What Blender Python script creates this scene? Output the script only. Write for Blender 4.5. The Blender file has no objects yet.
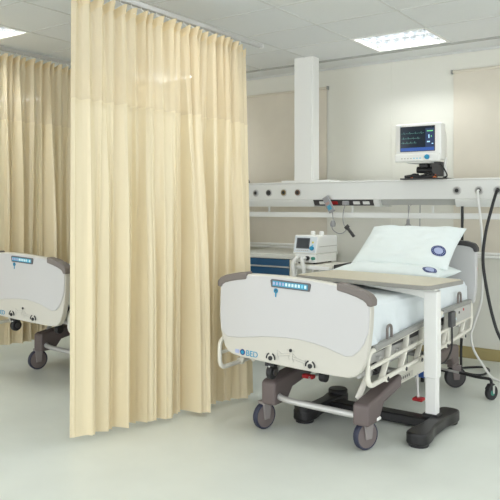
import bpy, bmesh, math, random
from mathutils import Vector, Matrix, noise
random.seed(7)
PI = math.pi
scene = bpy.context.scene
COL = scene.collection

# ------------------------------------------------------------------ materials
def lin(c):
    return tuple((v/255/12.92 if v/255 <= .04045 else ((v/255+.055)/1.055)**2.4) for v in c) + (1.0,)

def mat(name, rgb, rough=.5, metal=0., noise_amt=0., noise_scale=20., bump=0., bump_scale=200., spec=.5, emit=None, estr=0.):
    m = bpy.data.materials.new(name); m.use_nodes = True
    nt = m.node_tree; b = nt.nodes['Principled BSDF']
    b.inputs['Base Color'].default_value = lin(rgb)
    b.inputs['Roughness'].default_value = rough
    b.inputs['Metallic'].default_value = metal
    b.inputs['Specular IOR Level'].default_value = spec
    tc = nt.nodes.new('ShaderNodeTexCoord')
    if noise_amt:
        n = nt.nodes.new('ShaderNodeTexNoise'); n.inputs['Scale'].default_value = noise_scale; n.inputs['Detail'].default_value = 5
        nt.links.new(tc.outputs['Object'], n.inputs['Vector'])
        r = nt.nodes.new('ShaderNodeValToRGB')
        c = lin(rgb)
        r.color_ramp.elements[0].position = .3; r.color_ramp.elements[1].position = .7
        r.color_ramp.elements[0].color = tuple(v*(1-noise_amt) for v in c[:3])+(1,)
        r.color_ramp.elements[1].color = tuple(min(1, v*(1+noise_amt)) for v in c[:3])+(1,)
        nt.links.new(n.outputs['Fac'], r.inputs['Fac']); nt.links.new(r.outputs['Color'], b.inputs['Base Color'])
    if bump:
        n2 = nt.nodes.new('ShaderNodeTexNoise'); n2.inputs['Scale'].default_value = bump_scale; n2.inputs['Detail'].default_value = 3
        nt.links.new(tc.outputs['Object'], n2.inputs['Vector'])
        bp = nt.nodes.new('ShaderNodeBump'); bp.inputs['Strength'].default_value = bump; bp.inputs['Distance'].default_value = .002
        nt.links.new(n2.outputs['Fac'], bp.inputs['Height']); nt.links.new(bp.outputs['Normal'], b.inputs['Normal'])
    if emit:
        b.inputs['Emission Color'].default_value = lin(emit); b.inputs['Emission Strength'].default_value = estr
    return m

def cloth_mat(name, rgb, trans=.3, holes=0., weave=0.):
    """cloth: diffuse with translucency, optionally an open net weave"""
    m = bpy.data.materials.new(name); m.use_nodes = True
    nt = m.node_tree; nt.nodes.clear()
    out = nt.nodes.new('ShaderNodeOutputMaterial')
    tc = nt.nodes.new('ShaderNodeTexCoord')
    n = nt.nodes.new('ShaderNodeTexNoise'); n.inputs['Scale'].default_value = 3.; n.inputs['Detail'].default_value = 4
    mp = nt.nodes.new('ShaderNodeMapping'); mp.inputs['Scale'].default_value = (3, 3, .15)
    nt.links.new(tc.outputs['Object'], mp.inputs['Vector']); nt.links.new(mp.outputs['Vector'], n.inputs['Vector'])
    r = nt.nodes.new('ShaderNodeValToRGB'); c = lin(rgb)
    r.color_ramp.elements[0].position = .3; r.color_ramp.elements[1].position = .7
    r.color_ramp.elements[0].color = tuple(v*.99 for v in c[:3])+(1,); r.color_ramp.elements[1].color = tuple(min(1, v*1.01) for v in c[:3])+(1,)
    nt.links.new(n.outputs['Fac'], r.inputs['Fac'])
    d = nt.nodes.new('ShaderNodeBsdfDiffuse'); t = nt.nodes.new('ShaderNodeBsdfTranslucent')
    nt.links.new(r.outputs['Color'], d.inputs['Color']); nt.links.new(r.outputs['Color'], t.inputs['Color'])
    g = nt.nodes.new('ShaderNodeBsdfGlossy'); g.inputs['Roughness'].default_value = .38; g.inputs['Color'].default_value = (1, .95, .85, 1)
    mx = nt.nodes.new('ShaderNodeMixShader'); mx.inputs[0].default_value = trans
    nt.links.new(d.outputs[0], mx.inputs[1]); nt.links.new(t.outputs[0], mx.inputs[2])
    m2 = nt.nodes.new('ShaderNodeMixShader'); m2.inputs[0].default_value = .07
    nt.links.new(mx.outputs[0], m2.inputs[1]); nt.links.new(g.outputs[0], m2.inputs[2])
    last = m2
    if holes:
        tr = nt.nodes.new('ShaderNodeBsdfTransparent')
        m3 = nt.nodes.new('ShaderNodeMixShader'); m3.inputs[0].default_value = holes
        nt.links.new(last.outputs[0], m3.inputs[1]); nt.links.new(tr.outputs[0], m3.inputs[2]); last = m3
    nt.links.new(last.outputs[0], out.inputs['Surface'])
    return m

M = {}
M['floor'] = mat('pale_green_vinyl', (214, 218, 210), .32, noise_amt=.035, noise_scale=3., spec=.35)
M['wall'] = mat('cream_wall_paint', (220, 219, 209), .65, noise_amt=.01, noise_scale=2.)
M['ceiling'] = mat('ceiling_tile', (222, 224, 224), .9, noise_amt=.012, noise_scale=60., bump=.2, bump_scale=300.)
M['tbar'] = mat('ceiling_grid_metal', (206, 207, 204), .5)
M['shadowgap'] = mat('grey_edge_trim', (168, 169, 165), .6)
M['base'] = mat('ochre_skirting', (160, 146, 98), .5)
M['blind'] = mat('beige_blind_cloth', (212, 205, 190), .8, noise_amt=.02, noise_scale=6.)
M['white'] = mat('white_powder_coat', (236, 236, 232), .4)
M['trunk'] = mat('light_grey_enamel', (222, 223, 219), .42)
M['recess'] = mat('recess_shadow_grey', (176, 177, 172), .5)  # shadow of the beam recess put into the colour; light housings share it
M['dark'] = mat('black_plastic', (28, 28, 30), .45)
M['black'] = mat('satin_black_base', (26, 25, 26), .38)
M['charcoal'] = mat('charcoal_plastic', (62, 60, 60), .5)
M['taupe'] = mat('taupe_plastic', (104, 93, 91), .5, bump=.1)
M['capgrey'] = mat('warm_grey_rubber', (118, 110, 105), .55)
M['bedpanel'] = mat('bed_end_panel_grey', (198, 197, 196), .38)
M['bedbody'] = mat('bed_end_cream', (202, 199, 189), .38)
M['cream'] = mat('cream_steel', (224, 221, 209), .4)
M['silver'] = mat('silver_paint', (196, 195, 192), .35, metal=.3)
M['greybar'] = mat('grey_rail_grip', (150, 150, 146), .5)
M['chrome'] = mat('chrome', (210, 210, 210), .2, metal=1.)
M['forkgrey'] = mat('grey_fork', (138, 132, 130), .45)
M['wheel'] = mat('grey_wheel_disc', (112, 102, 100), .5)
M['tyre'] = mat('blue_black_tyre', (44, 48, 68), .5)
M['tyreblack'] = mat('black_tyre', (34, 33, 36), .5)
M['sheet'] = mat('white_bed_linen', (224, 231, 233), .85, bump=.25, bump_scale=40.)
M['pillow'] = mat('white_pillow_case', (226, 234, 233), .8, bump=.2, bump_scale=30.)
M['navy'] = mat('navy_print', (44, 56, 110), .7)
M['paleblue'] = mat('pale_blue_print', (168, 178, 210), .7)
M['cyan'] = mat('cyan_print', (30, 140, 180), .5)
M['panelblue'] = mat('lit_blue_keys', (120, 200, 225), .4)
M['lightkey'] = mat('white_keys', (214, 236, 240), .4)
M['teal'] = mat('teal_key_strip', (60, 150, 180), .4)
M['printgrey'] = mat('grey_print', (190, 188, 181), .6)
M['red'] = mat('red_pedal', (176, 32, 36), .45)
M['bluebox'] = mat('blue_motor_cover', (34, 84, 160), .45)
M['laminate'] = mat('beige_laminate', (206, 198, 176), .42, noise_amt=.03, noise_scale=40.)
M['edge'] = mat('grey_edge_band', (148, 146, 140), .5)
M['drawer'] = mat('petrol_blue_laminate', (18, 74, 112), .4, noise_amt=.05, noise_scale=8.)
M['counter'] = mat('worktop_pale_grey', (212, 212, 204), .45)
M['screen'] = mat('monitor_screen', (14, 30, 46), .15, emit=(16, 34, 48), estr=.25)
M['screenbar'] = mat('monitor_blue_bar', (40, 78, 150), .3, emit=(44, 84, 160), estr=.35)
M['trace'] = mat('screen_trace', (70, 120, 120), .3, emit=(80, 150, 140), estr=.5)
M['tracegreen'] = mat('screen_green', (110, 190, 120), .3, emit=(110, 190, 120), estr=.7)
M['tracepale'] = mat('screen_pale', (170, 205, 225), .3, emit=(170, 205, 225), estr=.7)
M['ventscreen'] = mat('grey_display', (84, 86, 90), .25)
M['ventface'] = mat('pale_blue_grey_face', (214, 220, 224), .45)
M['orange'] = mat('orange_clip', (226, 110, 40), .5)
M['yellow'] = mat('yellow_key', (220, 205, 90), .5)
M['green'] = mat('green_port', (60, 140, 120), .5)
M['ochre'] = mat('ochre_ring', (132, 112, 60), .45)
M['brown'] = mat('brown_ring', (112, 84, 60), .45)
M['hosewhite'] = mat('white_hose', (226, 226, 222), .5)
M['hosegrey'] = mat('grey_cord', (150, 150, 150), .5)
M['louvre'] = mat('bright_louvre', (206, 210, 214), .25, metal=.8)
M['curtain'] = cloth_mat('cream_curtain_cloth', (230, 216, 183), .08)
M['net'] = cloth_mat('cream_curtain_net', (232, 216, 182), .15, holes=.13)
M['heading'] = cloth_mat('curtain_heading_tape', (222, 204, 166), .15)

# ------------------------------------------------------------------ mesh helpers
class MB:
    def __init__(s): s.bm = bmesh.new()
    def face(s, vs): 
        try: s.bm.faces.new(vs)
        except ValueError: pass
    def box(s, x0, x1, y0, y1, z0, z1, mtx=None):
        ps = [(x, y, z) for x in (x0, x1) for y in (y0, y1) for z in (z0, z1)]
        if mtx is not None: ps = [mtx @ Vector(p) for p in ps]
        v = [s.bm.verts.new(p) for p in ps]
        for f in ((0,1,3,2), (4,6,7,5), (0,4,5,1), (2,3,7,6), (0,2,6,4), (1,5,7,3)): s.face([v[i] for i in f])
        return s
    def prism(s, pts, a0, a1, axis='y', mtx=None):
        """closed 2D outline swept along an axis from a0 to a1"""
        def P(p, a):
            q = {'y': (p[0], a, p[1]), 'x': (a, p[0], p[1]), 'z': (p[0], p[1], a)}[axis]
            return mtx @ Vector(q) if mtx is not None else q
        A = [s.bm.verts.new(P(p, a0)) for p in pts]; B = [s.bm.verts.new(P(p, a1)) for p in pts]
        n = len(pts)
        s.face(A); s.face(B[::-1])
        for i in range(n): s.face([A[i], B[i], B[(i+1) % n], A[(i+1) % n]])
        return s
    def tube(s, pts, r, seg=10, closed=False, flat=None):
        """round tube along a path; flat=(rx, rz) gives an oval section"""
        P = [Vector(p) for p in pts]; n = len(P)
        T = []
        for i in range(n):
            if closed: t = P[(i+1) % n]-P[i-1]
            else: t = P[min(i+1, n-1)]-P[max(i-1, 0)]
            T.append(t.normalized() if t.length > 1e-9 else Vector((0, 0, 1)))
        up = Vector((0, 0, 1)) if abs(T[0].z) < .9 else Vector((1, 0, 0))
        N = (up-T[0]*up.dot(T[0])).normalized(); rings = []
        for i in range(n):
            N = (N-T[i]*N.dot(T[i]))
            N = N.normalized() if N.length > 1e-6 else T[i].orthogonal().normalized()
            B = T[i].cross(N)
            ra, rb = flat if flat else (r, r)
            rings.append([s.bm.verts.new(P[i]+N*math.cos(2*PI*k/seg)*rb+B*math.sin(2*PI*k/seg)*ra) for k in range(seg)])
        for i in range(n if closed else n-1):
            a, b = rings[i], rings[(i+1) % n]
            for k in range(seg): s.face([a[k], a[(k+1) % seg], b[(k+1) % seg], b[k]])
        if not closed: s.face(rings[0][::-1]); s.face(rings[-1])
        return s
    def lathe(s, prof, org, axis=(0, 0, 1), seg=24):
        """profile of (radius, distance along axis)"""
        a = Vector(axis).normalized(); u = a.orthogonal().normalized(); w = a.cross(u); o = Vector(org)
        rings = []
        for r, h in prof:
            if r < 1e-6: rings.append([s.bm.verts.new(o+a*h)])
            else: rings.append([s.bm.verts.new(o+a*h+u*math.cos(2*PI*k/seg)*r+w*math.sin(2*PI*k/seg)*r) for k in range(seg)])
        for A, B in zip(rings, rings[1:]):
            if len(A) == 1 and len(B) == 1: continue
            for k in range(seg):
                k2 = (k+1) % seg
                if len(A) == 1: s.face([A[0], B[k], B[k2]])
                elif len(B) == 1: s.face([A[k], A[k2], B[0]])
                else: s.face([A[k], A[k2], B[k2], B[k]])
        if len(rings[0]) > 1: s.face(rings[0][::-1])
        if len(rings[-1]) > 1: s.face(rings[-1])
        return s
    def grid(s, fn, nu, nv, closed_u=False):
        V = [[s.bm.verts.new(fn(i/nu, j/nv)) for j in range(nv+1)] for i in range(nu if closed_u else nu+1)]
        for i in range(nu):
            a = V[i]; b = V[(i+1) % len(V)]
            for j in range(nv): s.face([a[j], b[j], b[j+1], a[j+1]])
        return s
    def xf(s, m):
        for v in s.bm.verts: v.co = m @ v.co
        return s
    def build(s, name, material, parent=None, bevel=0., seg=2, smooth=35, local=False, label=None):
        if parent is not None and not local:
            p = parent
            while p.parent: p = p.parent
            off = Vector(p.location)
            for v in s.bm.verts: v.co -= off
        bmesh.ops.recalc_face_normals(s.bm, faces=s.bm.faces)
        me = bpy.data.meshes.new(name); s.bm.to_mesh(me); s.bm.free()
        me.materials.append(M[material] if isinstance(material, str) else material)
        o = bpy.data.objects.new(name, me); COL.objects.link(o)
        if parent is not None: o.parent = parent
        if bevel:
            b = o.modifiers.new('Bevel', 'BEVEL'); b.width = bevel; b.segments = seg; b.limit_method = 'ANGLE'; b.angle_limit = math.radians(40)
        if smooth:
            for p in me.polygons: p.use_smooth = True
            me.set_sharp_from_angle(angle=math.radians(smooth))
            if bevel:
                w = o.modifiers.new('WN', 'WEIGHTED_NORMAL'); w.keep_sharp = True
        if label: o['label'] = label
        return o

def fillet(pts, r, n=5, closed=False):
    P = [Vector(p) for p in pts]; out = []; N = len(P)
    for i in range(N):
        if not closed and i in (0, N-1): out.append(P[i]); continue
        a, b, c = P[i-1], P[i], P[(i+1) % N]
        d1 = (a-b); d2 = (c-b); k = min(r, d1.length*.49, d2.length*.49)
        p1 = b+d1.normalized()*k; p2 = b+d2.normalized()*k
        for j in range(n+1):
            t = j/n; out.append(p1*(1-t)**2+b*2*t*(1-t)+p2*t*t)
    return out
def spline(pts, n=8):
    P = [Vector(p) for p in pts]; P = [P[0]*2-P[1]]+P+[P[-1]*2-P[-2]]; out = []
    for i in range(1, len(P)-2):
        p0, p1, p2, p3 = P[i-1:i+3]
        for j in range(n):
            t = j/n
            out.append(.5*((2*p1)+(p2-p0)*t+(2*p0-5*p1+4*p2-p3)*t*t+(3*p1-p0-3*p2+p3)*t**3))
    out.append(P[-2]); return out
def thing(name, label, cat, loc=(0, 0, 0), group=None):
    o = bpy.data.objects.new(name, None); COL.objects.link(o); o.location = loc
    o.empty_display_size = .1
    o['label'] = label; o['category'] = cat
    if group: o['group'] = group
    return o
def tag(o, label, cat, group=None):
    o['label'] = label; o['category'] = cat
    if group: o['group'] = group
    return o
def struct(o): o['kind'] = 'structure'; return o
def kids(o): return [c for c in bpy.data.objects if c.parent == o]
def copy_tree(o, parent=None):
    c = o.copy(); COL.objects.link(c)
    if parent: c.parent = parent
    for ch in kids(o):
        copy_tree(ch, c)
    return c
def text_mesh(s, size, name, material, parent, mtx, ext=.001):
    cu = bpy.data.curves.new('t', 'FONT'); cu.body = s; cu.size = size; cu.extrude = ext; cu.align_x = 'LEFT'
    to = bpy.data.objects.new('t', cu); COL.objects.link(to)
    bpy.context.view_layer.update()
    me = bpy.data.meshes.new_from_object(to.evaluated_get(bpy.context.evaluated_depsgraph_get()))
    bpy.data.objects.remove(to)
    me.transform(mtx); me.name = name; me.materials.clear(); me.materials.append(M[material])
    o = bpy.data.objects.new(name, me); COL.objects.link(o); o.parent = parent
    return o

# ------------------------------------------------------------------ room
YW = 5.80; ZC = 2.62; XL = -8.5; XR = 2.6; YF = -3.0
struct(MB().box(XL, XR, YF, YW, -.05, 0).build('floor', 'floor', smooth=0))
struct(MB().box(XL-.1, XR, YW, YW+.12, 0, ZC+.02).build('wall_back', 'wall', smooth=0))
struct(MB().box(XL-.1, XL, YF, YW, 0, ZC+.02).build('wall_left', 'wall', smooth=0))
struct(MB().box(XL, XR, YW-.014, YW, 0, .098).build('baseboard_back', 'base', bevel=.004))
# ceiling field with openings for the recessed lights, and its exposed grid
TX, TY = .63, .535; X0 = -2.485; Y0 = 4.88
lights = [(X0+4*TX*i, Y0-4*TY*j) for j in range(3) for i in (-2, -1, 0, 1)]
def is_light(x, y): return any(abs(x-a) < .02 and abs(y-b) < .02 for a, b in lights)
YE = 5.48
b = MB(); g = MB()
xs = [X0+TX*i for i in range(-10, 9)]; ys = [Y0-TY*j for j in range(0, 15)]
for x in xs[:-1]:
    for y in ys:
        y1 = YE if abs(y-Y0) < 1e-6 else y+TY
        if is_light(x, y):
            if y1 > y+TY+.01: b.box(x, x+TX, y+TY, y1, ZC, ZC+.02)
            continue
        b.box(x, x+TX, y, y1, ZC, ZC+.02)
b.box(xs[0], xs[-1], YE, YW, ZC-.004, ZC+.02)
struct(b.build('ceiling', 'ceiling', smooth=0))
for x in xs: g.box(x-.006, x+.006, ys[-1], YE, ZC-.004, ZC+.001)
for y in ys: g.box(xs[0], xs[-1], y-.006, y+.006, ZC-.0035, ZC+.001)
struct(g.build('trim_1', 'tbar', smooth=0))
struct(MB().box(xs[0], xs[-1], YE-.016, YE+.016, ZC-.012, ZC+.001).build('trim_2', 'shadowgap', smooth=0))
struct(MB().box(xs[0], xs[-1], YW-.02, YW, ZC-.022, ZC-.003).build('trim_3', 'tbar', smooth=0))
struct(MB().box(-2.537, -2.531, YW-.003, YW, .10, ZC-.02).build('trim_4', 'wall', smooth=0))
struct(MB().box(-5.2, -3.15, YW-.045, YW, .868, .888).build('trim_5', 'white', bevel=.003))
struct(MB().box(-1.99, .2, YW-.045, YW, .856, .878).build('trim_6', 'white', bevel=.003))

# ceiling lights
LIGHT_POWER = 12
def ceiling_light(x, y, label):
    t = thing('ceiling_light', label, 'ceiling light', (x+TX/2, y+TY/2, ZC), 'recessed louvred ceiling lights')
    f = MB()
    e = .022
    for (a0, a1, b0, b1) in ((x, x+TX, y, y+e), (x, x+TX, y+TY-e, y+TY), (x, x+e, y+e, y+TY-e), (x+TX-e, x+TX, y+e, y+TY-e)):
        f.box(a0, a1, b0, b1, ZC-.006, ZC+.01)
    f.build('frame', 'white', t, smooth=0)
    h = MB(); w = .004
    for (a0, a1, b0, b1) in ((x, x+TX, y, y+w), (x, x+TX, y+TY-w, y+TY), (x, x+w, y+w, y+TY-w), (x+TX-w, x+TX, y+w, y+TY-w)):
        h.box(a0, a1, b0, b1, ZC+.01, ZC+.1)
    h.box(x, x+TX, y, y+TY, ZC+.1, ZC+.105)
    h.build('housing', 'recess', t, smooth=0)
    lv = MB()
    for k in range(1, 3):
        yy = y+TY*k/3
        lv.prism([(yy-.018, ZC+.05), (yy+.018, ZC+.05), (yy+.006, ZC+.02), (yy+.002, ZC), (yy-.002, ZC), (yy-.006, ZC+.02)], x+e, x+TX-e, 'x')
    for k in range(1, 8):
        xx = x+TX*k/8
        lv.prism([(xx-.012, ZC+.048), (xx+.012, ZC+.048), (xx+.004, ZC+.02), (xx+.0015, ZC+.002), (xx-.0015, ZC+.002), (xx-.004, ZC+.02)], y+e, y+TY-e, 'y')
    lv.build('louvre', 'louvre', t, smooth=0)
    for k in range(3):
        yy = y+TY*(k+.5)/3
        tb = MB().tube([(x+.03, yy, ZC+.072), (x+TX-.03, yy, ZC+.072)], .013, 12).build('tube', TUBE, t)
    for k in range(3):
        L = bpy.data.lights.new('lamp', 'AREA'); L.shape = 'RECTANGLE'; L.size = TX-.08; L.size_y = .03; L.energy = LIGHT_POWER/3; L.color = (.97, 1, 1)
        lo = bpy.data.objects.new('lamp', L); COL.objects.link(lo); lo.location = (0, TY*(k+.5)/3-TY/2, .056); lo.parent = t
TUBE = mat('lit_tube', (255, 255, 255), .5, emit=(255, 252, 245), estr=5.)
LBL = {(-2, 0): 'recessed louvred ceiling light glimpsed through the net of the far left curtain',
       (-1, 0): 'recessed louvred ceiling light glimpsed through the net top of the near curtain',
       (0, 0): 'bright square louvred ceiling light above the bedside beam and monitor',
       (-1, 1): 'bright louvred ceiling light above the far left curtain, cut by the picture edge'}
for j in range(3):
    for i in (-2, -1, 0, 1):
        ceiling_light(X0+4*TX*i, Y0-4*TY*j, LBL.get((i, j), 'recessed louvred ceiling light outside the picture'))

# ------------------------------------------------------------------ window blinds
def roller_blind(x0, x1, z0, z1, label, br):
    t = thing('roller_blind', label, 'blind', ((x0+x1)/2, YW-.03, z0), 'beige roller blinds on the back wall')
    MB().box(x0, x1, YW-.012, YW-.009, z0+.02, z1-.01).build('blind_fabric', 'blind', t, smooth=0)
    MB().tube([(x0-.003, YW-.014, z1-.012), (x1+.003, YW-.014, z1-.012)], .0125, 12).build('roller', 'blind', t)
    MB().box(x0, x1, YW-.016, YW-.005, z0, z0+.022).build('bottom_bar', 'white', t, bevel=.003)
    for x in br: MB().box(x-.005, x+.005, YW-.04, YW, z1-.03, z1+.004).build('bracket', 'greybar', t, bevel=.002)
roller_blind(-5.1, -3.19, .895, 2.44, 'wide beige roller blind drawn down behind the white service column', (-3.175,))
roller_blind(-1.955, .1, .882, 2.455, 'beige roller blind drawn down behind the right end of the beam', (-1.966,))

# ------------------------------------------------------------------ curtains
def curtain(p0, p1, q0, q1, ztop, znet, zb0, zb1, n, seed, label):
    """p0-p1 line of the track, q0-q1 line of the hem (x, y)"""
    rnd = random.Random(seed)
    p0, p1, q0, q1 = map(Vector, (p0, p1, q0, q1))
    t = thing('privacy_curtain', label, 'curtain', (q0.x*.5+q1.x*.5, q0.y*.5+q1.y*.5, 0), 'cream cubicle curtains')
    tan = (p1-p0).normalized(); nor = Vector((tan.y, -tan.x))
    if nor.x < 0: nor = -nor
    cum = [0]
    for k in range(n): cum.append(cum[-1]+.7+.6*rnd.random())
    cum = [c/cum[-1] for c in cum]
    def phase(s):
        for k in range(n):
            if s <= cum[k+1] or k == n-1: return k+(s-cum[k])/(cum[k+1]-cum[k])
    amp = [rnd.uniform(.55, 1.3) for _ in range(n+2)]
    so = seed*13.7
    def pt(s, z):
        v = (ztop-z)/ztop                       # 0 at the top, 1 at the floor
        ph = phase(s); k = int(min(ph, n-1)); a = amp[k]*(1-(ph-k))+amp[k+1]*(ph-k)
        f = math.sin(2*PI*ph); f = math.copysign(abs(f)**.8, f)
        wide = noise.noise((s*n*.42+so, v*.25, 0))
        med = noise.noise((s*n*.95+so, v*.3, 5.))
        fine = noise.noise((s*n*2.2+so, v*.5, 9.))
        rid = abs(noise.noise((s*n*.55+so, v*.12, 40.)))          # sharp pleats between flat stretches
        rid = max(0, 1-rid*5)
        d = f*a*(.022*max(0, 1-v*2.6)+.004) + wide*.075*min(1, .1+v*1.6) + med*.10*min(1, .1+v*1.3) + rid*.055*min(1, .25+v*1.8) + fine*.008*v
        fr = ph % 1; q = math.exp(-((fr-.3)/.085)**2)*a*(.34+.66*(noise.noise((k*1.7+so, v*.4, 60.))*.5+.5)); d += .046*q*min(1, .12+v*1.6)
        en = min(1, .12+s*7, .12+(1-s)*7); d *= en
        tz = en*noise.noise((s*n*.7+so, v*.2, 21.))*.035*min(1, v*2)
        line = (p0*(1-s)+p1*s)*(1-v)+(q0*(1-s)+q1*s)*v
        x = line+nor*d+tan*tz
        return x
    N = n*26
    def zbot(s): return zb0*(1-s)+zb1*s+.006*noise.noise((s*14+so, 3, 3))
    zn = lambda s: znet+.004*math.sin(2*PI*phase(s))
    zt = lambda s: ztop-.028*(.5-.5*math.cos(2*PI*(phase(s)-.25)))**1.5
    def fn_net(u, w):
        z = (zt(u)-.045)*(1-w)+zn(u)*w; p = pt(u, z); return (p.x, p.y, z)
    def fn_drape(u, w):
        z = zn(u)*(1-w)+zbot(u)*w; p = pt(u, z); return (p.x, p.y, z)
    def fn_head(u, w):
        z = zt(u)-.05*w; p = pt(u, z); a = 1.0+.5*(1-w)
        base = (p0*(1-u)+p1*u); q = base+(p-base)*a+nor*.003
        return (q.x, q.y, z)
    MB().grid(fn_drape, N, 34).build('drape', 'curtain', t, smooth=80)
    MB().grid(fn_net, N, 10).build('net_panel', 'net', t, smooth=80, label='thin see-through net top of the curtain')
    MB().grid(fn_head, N, 4).build('heading_tape', 'heading', t, smooth=80)
    # seam line between net and cloth
    MB().grid(lambda u, w: (lambda p: (p.x+nor.x*.003, p.y+nor.y*.003, zn(u)+.006-.012*w))(pt(u, zn(u)+.006-.012*w)), N, 1).build('seam', 'curtain', t, smooth=80)
    for k in range(n):
        s = cum[k]+(cum[k+1]-cum[k])*.25; p = pt(s, ztop)
        base = p0*(1-s)+p1*s
        MB().tube([(p.x, p.y, ztop-.03), (p.x*.5+base.x*.5, p.y*.5+base.y*.5, ztop+.002), (base.x, base.y, ztop+.016), (base.x, base.y, ztop+.03)], .0028, 6).build('hook', 'white', t)
    return t
RZ = 2.365
curtain((-2.665, 2.235), (-2.665, 3.71), (-2.945, 2.455), (-2.67, 3.80), RZ, 1.835, .035, .02, 21, 5,
        'long cream cubicle curtain in the foreground, its hem close to the floor')
curtain((-4.93, 2.30), (-4.93, 5.30), (-4.94, 2.30), (-4.94, 5.30), 2.555, 2.0, .165, .095, 40, 8,
        'cream cubicle curtain hanging behind the bed at the left edge')
def track(x, y0, y1, z, hang, label):
    t = thing('curtain_track', label, 'curtain rail', (x, (y0+y1)/2, z), 'aluminium curtain tracks')
    MB().prism([(x-.014, z), (x-.014, z+.026), (x+.014, z+.026), (x+.014, z), (x+.009, z), (x+.009, z+.008), (x-.009, z+.008), (x-.009, z)], y0, y1, 'y').build('rail', 'silver', t, bevel=.0015)
    for y in (y0, y1): MB().box(x-.016, x+.016, y-.004, y+.004, z-.002, z+.028).build('end_cap', 'white', t, bevel=.002)
    for y in hang:
        if ZC-z > .06:
            MB().tube([(x, y, z+.026), (x, y, ZC)], .007, 10).build('drop_rod', 'silver', t)
        else: MB().box(x-.012, x+.012, y-.02, y+.02, z+.026, ZC).build('drop_rod', 'silver', t)
track(-2.665, -.6, 3.90, 2.388, (-.4, .9, 2.2), 'aluminium ceiling track that carries the near cream curtain')
track(-4.93, 1.2, 5.46, 2.58, (1.4, 3.4, 5.4), 'aluminium ceiling track above the curtain at the left edge')

# ------------------------------------------------------------------ bed-head beam and column
BY = 5.24
t = thing('service_column', 'white square service column rising from the beam to the ceiling', 'column', (-3.13, 5.31, 1.505))
MB().box(-3.222, -3.042, BY, BY+.115, 1.52, ZC).build('casing', 'white', t, bevel=.004)
MB().box(-3.042, -3.030, BY+.006, BY+.115, 1.52, ZC).build('side_cover', 'white', t, bevel=.003)
MB().box(-3.36, -2.86, BY+.002, BY+.2, 1.506, 1.52).build('foot_flange', 'white', t, bevel=.002)

t = thing('bedhead_trunking', 'long pale grey medical supply beam with outlets behind the beds', 'supply beam', (-2.3, 5.37, 1.285))
xa, xb = -4.6, -.6
MB().box(xa, xb, BY, BY+.26, 1.345, 1.496).build('body', 'trunk', t, bevel=.006)
MB().box(xa, xb, BY-.006, BY+.262, 1.496, 1.506).build('top_lip', 'white', t, bevel=.002)
prof = [(BY+.002, 1.345), (BY+.004, 1.325), (BY+.03, 1.285), (BY+.255, 1.285), (BY+.258, 1.345)]
for (a, c) in ((xa, -3.03), (-2.45, -2.40), (-1.76, xb)):
    MB().prism(prof, a, c, 'x').build('lower_panel', 'trunk', t, bevel=.003)
# recessed stretch above the pillow, its shadow put into a darker grey
MB().prism([(BY+.05, 1.345), (BY+.07, 1.30), (BY+.255, 1.30), (BY+.257, 1.345)], -2.40, -1.76, 'x').build('recess_panel', 'recess', t)
# dark strip of sockets
s = MB().prism([(BY+.006, 1.345), (BY+.035, 1.295), (BY+.255, 1.295), (BY+.257, 1.345)], -3.03, -2.45, 'x').build('socket_strip', 'charcoal', t)
dd = Vector((0, .029, -.05)).normalized(); nn = Vector((0, -.05, -.029)).normalized()
def on_strip(x, k, h=.003): return Vector((x, BY+.006, 1.345))+dd*k+nn*h
for x0, x1, m_ in ((-2.97, -2.90, 'trunk'), (-2.86, -2.79, 'red'), (-2.64, -2.58, 'trunk'), (-2.55, -2.49, 'trunk')):
    q = MB(); P = [on_strip(x0, .014), on_strip(x1, .014), on_strip(x1, .042), on_strip(x0, .042)]
    P2 = [p+nn*.004 for p in P]
    V = [q.bm.verts.new(p) for p in P+P2]
    for f in ((0,1,2,3), (4,5,6,7), (0,1,5,4), (1,2,6,5), (2,3,7,6), (3,0,4,7)): q.face([V[i] for i in f])
    q.build('socket', m_, s)
# round outlets
outs = [(-3.641, 'greybar'), (-3.495, 'charcoal'), (-3.331, 'ochre'), (-3.182, 'brown'), (-1.742, 'greybar'), (-1.573, 'greybar'), (-1.433, 'greybar')]
for x, m_ in outs:
    o = MB().lathe([(.034, 0), (.034, .004), (.030, .007), (0.02, .007), (.0, .007)], (x, BY, 1.412), (0, -1, 0), 28).build('gas_outlet', 'silver', t)
    MB().lathe([(.025, .006), (.025, .012), (.017, .014), (.015, .009), (.0, .009)], (x, BY, 1.412), (0, -1, 0), 24).build('outlet_ring', m_, o)
    MB().lathe([(.0155, .008), (.0155, .0115), (0, .0115)], (x, BY, 1.412), (0, -1, 0), 20).build('outlet_hole', 'dark', o)
# accessory rail below the beam
MB().box(xa, xb, BY+.02, BY+.032, 1.190, 1.236).build('accessory_rail', 'trunk', t, bevel=.003)
for x in (-4.2, -3.52, -2.66, -1.95, -1.72, -.9):
    MB().box(x-.008, x+.008, BY+.032, BY+.05, 1.19, 1.29).build('rail_bracket', 'trunk', t, bevel=.002)
for x in (-4.3, -.8):
    MB().box(x-.05, x+.05, BY+.26, YW, 1.36, 1.46).build('wall_bracket', 'trunk', t, bevel=.003)
MB().tube(spline([(-3.74, BY+.03, 1.506), (-3.73, BY+.0, 1.535), (-3.76, BY-.03, 1.56), (-3.80, BY, 1.60)]), .007, 8).build('wire_hook', 'charcoal', t)

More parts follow.
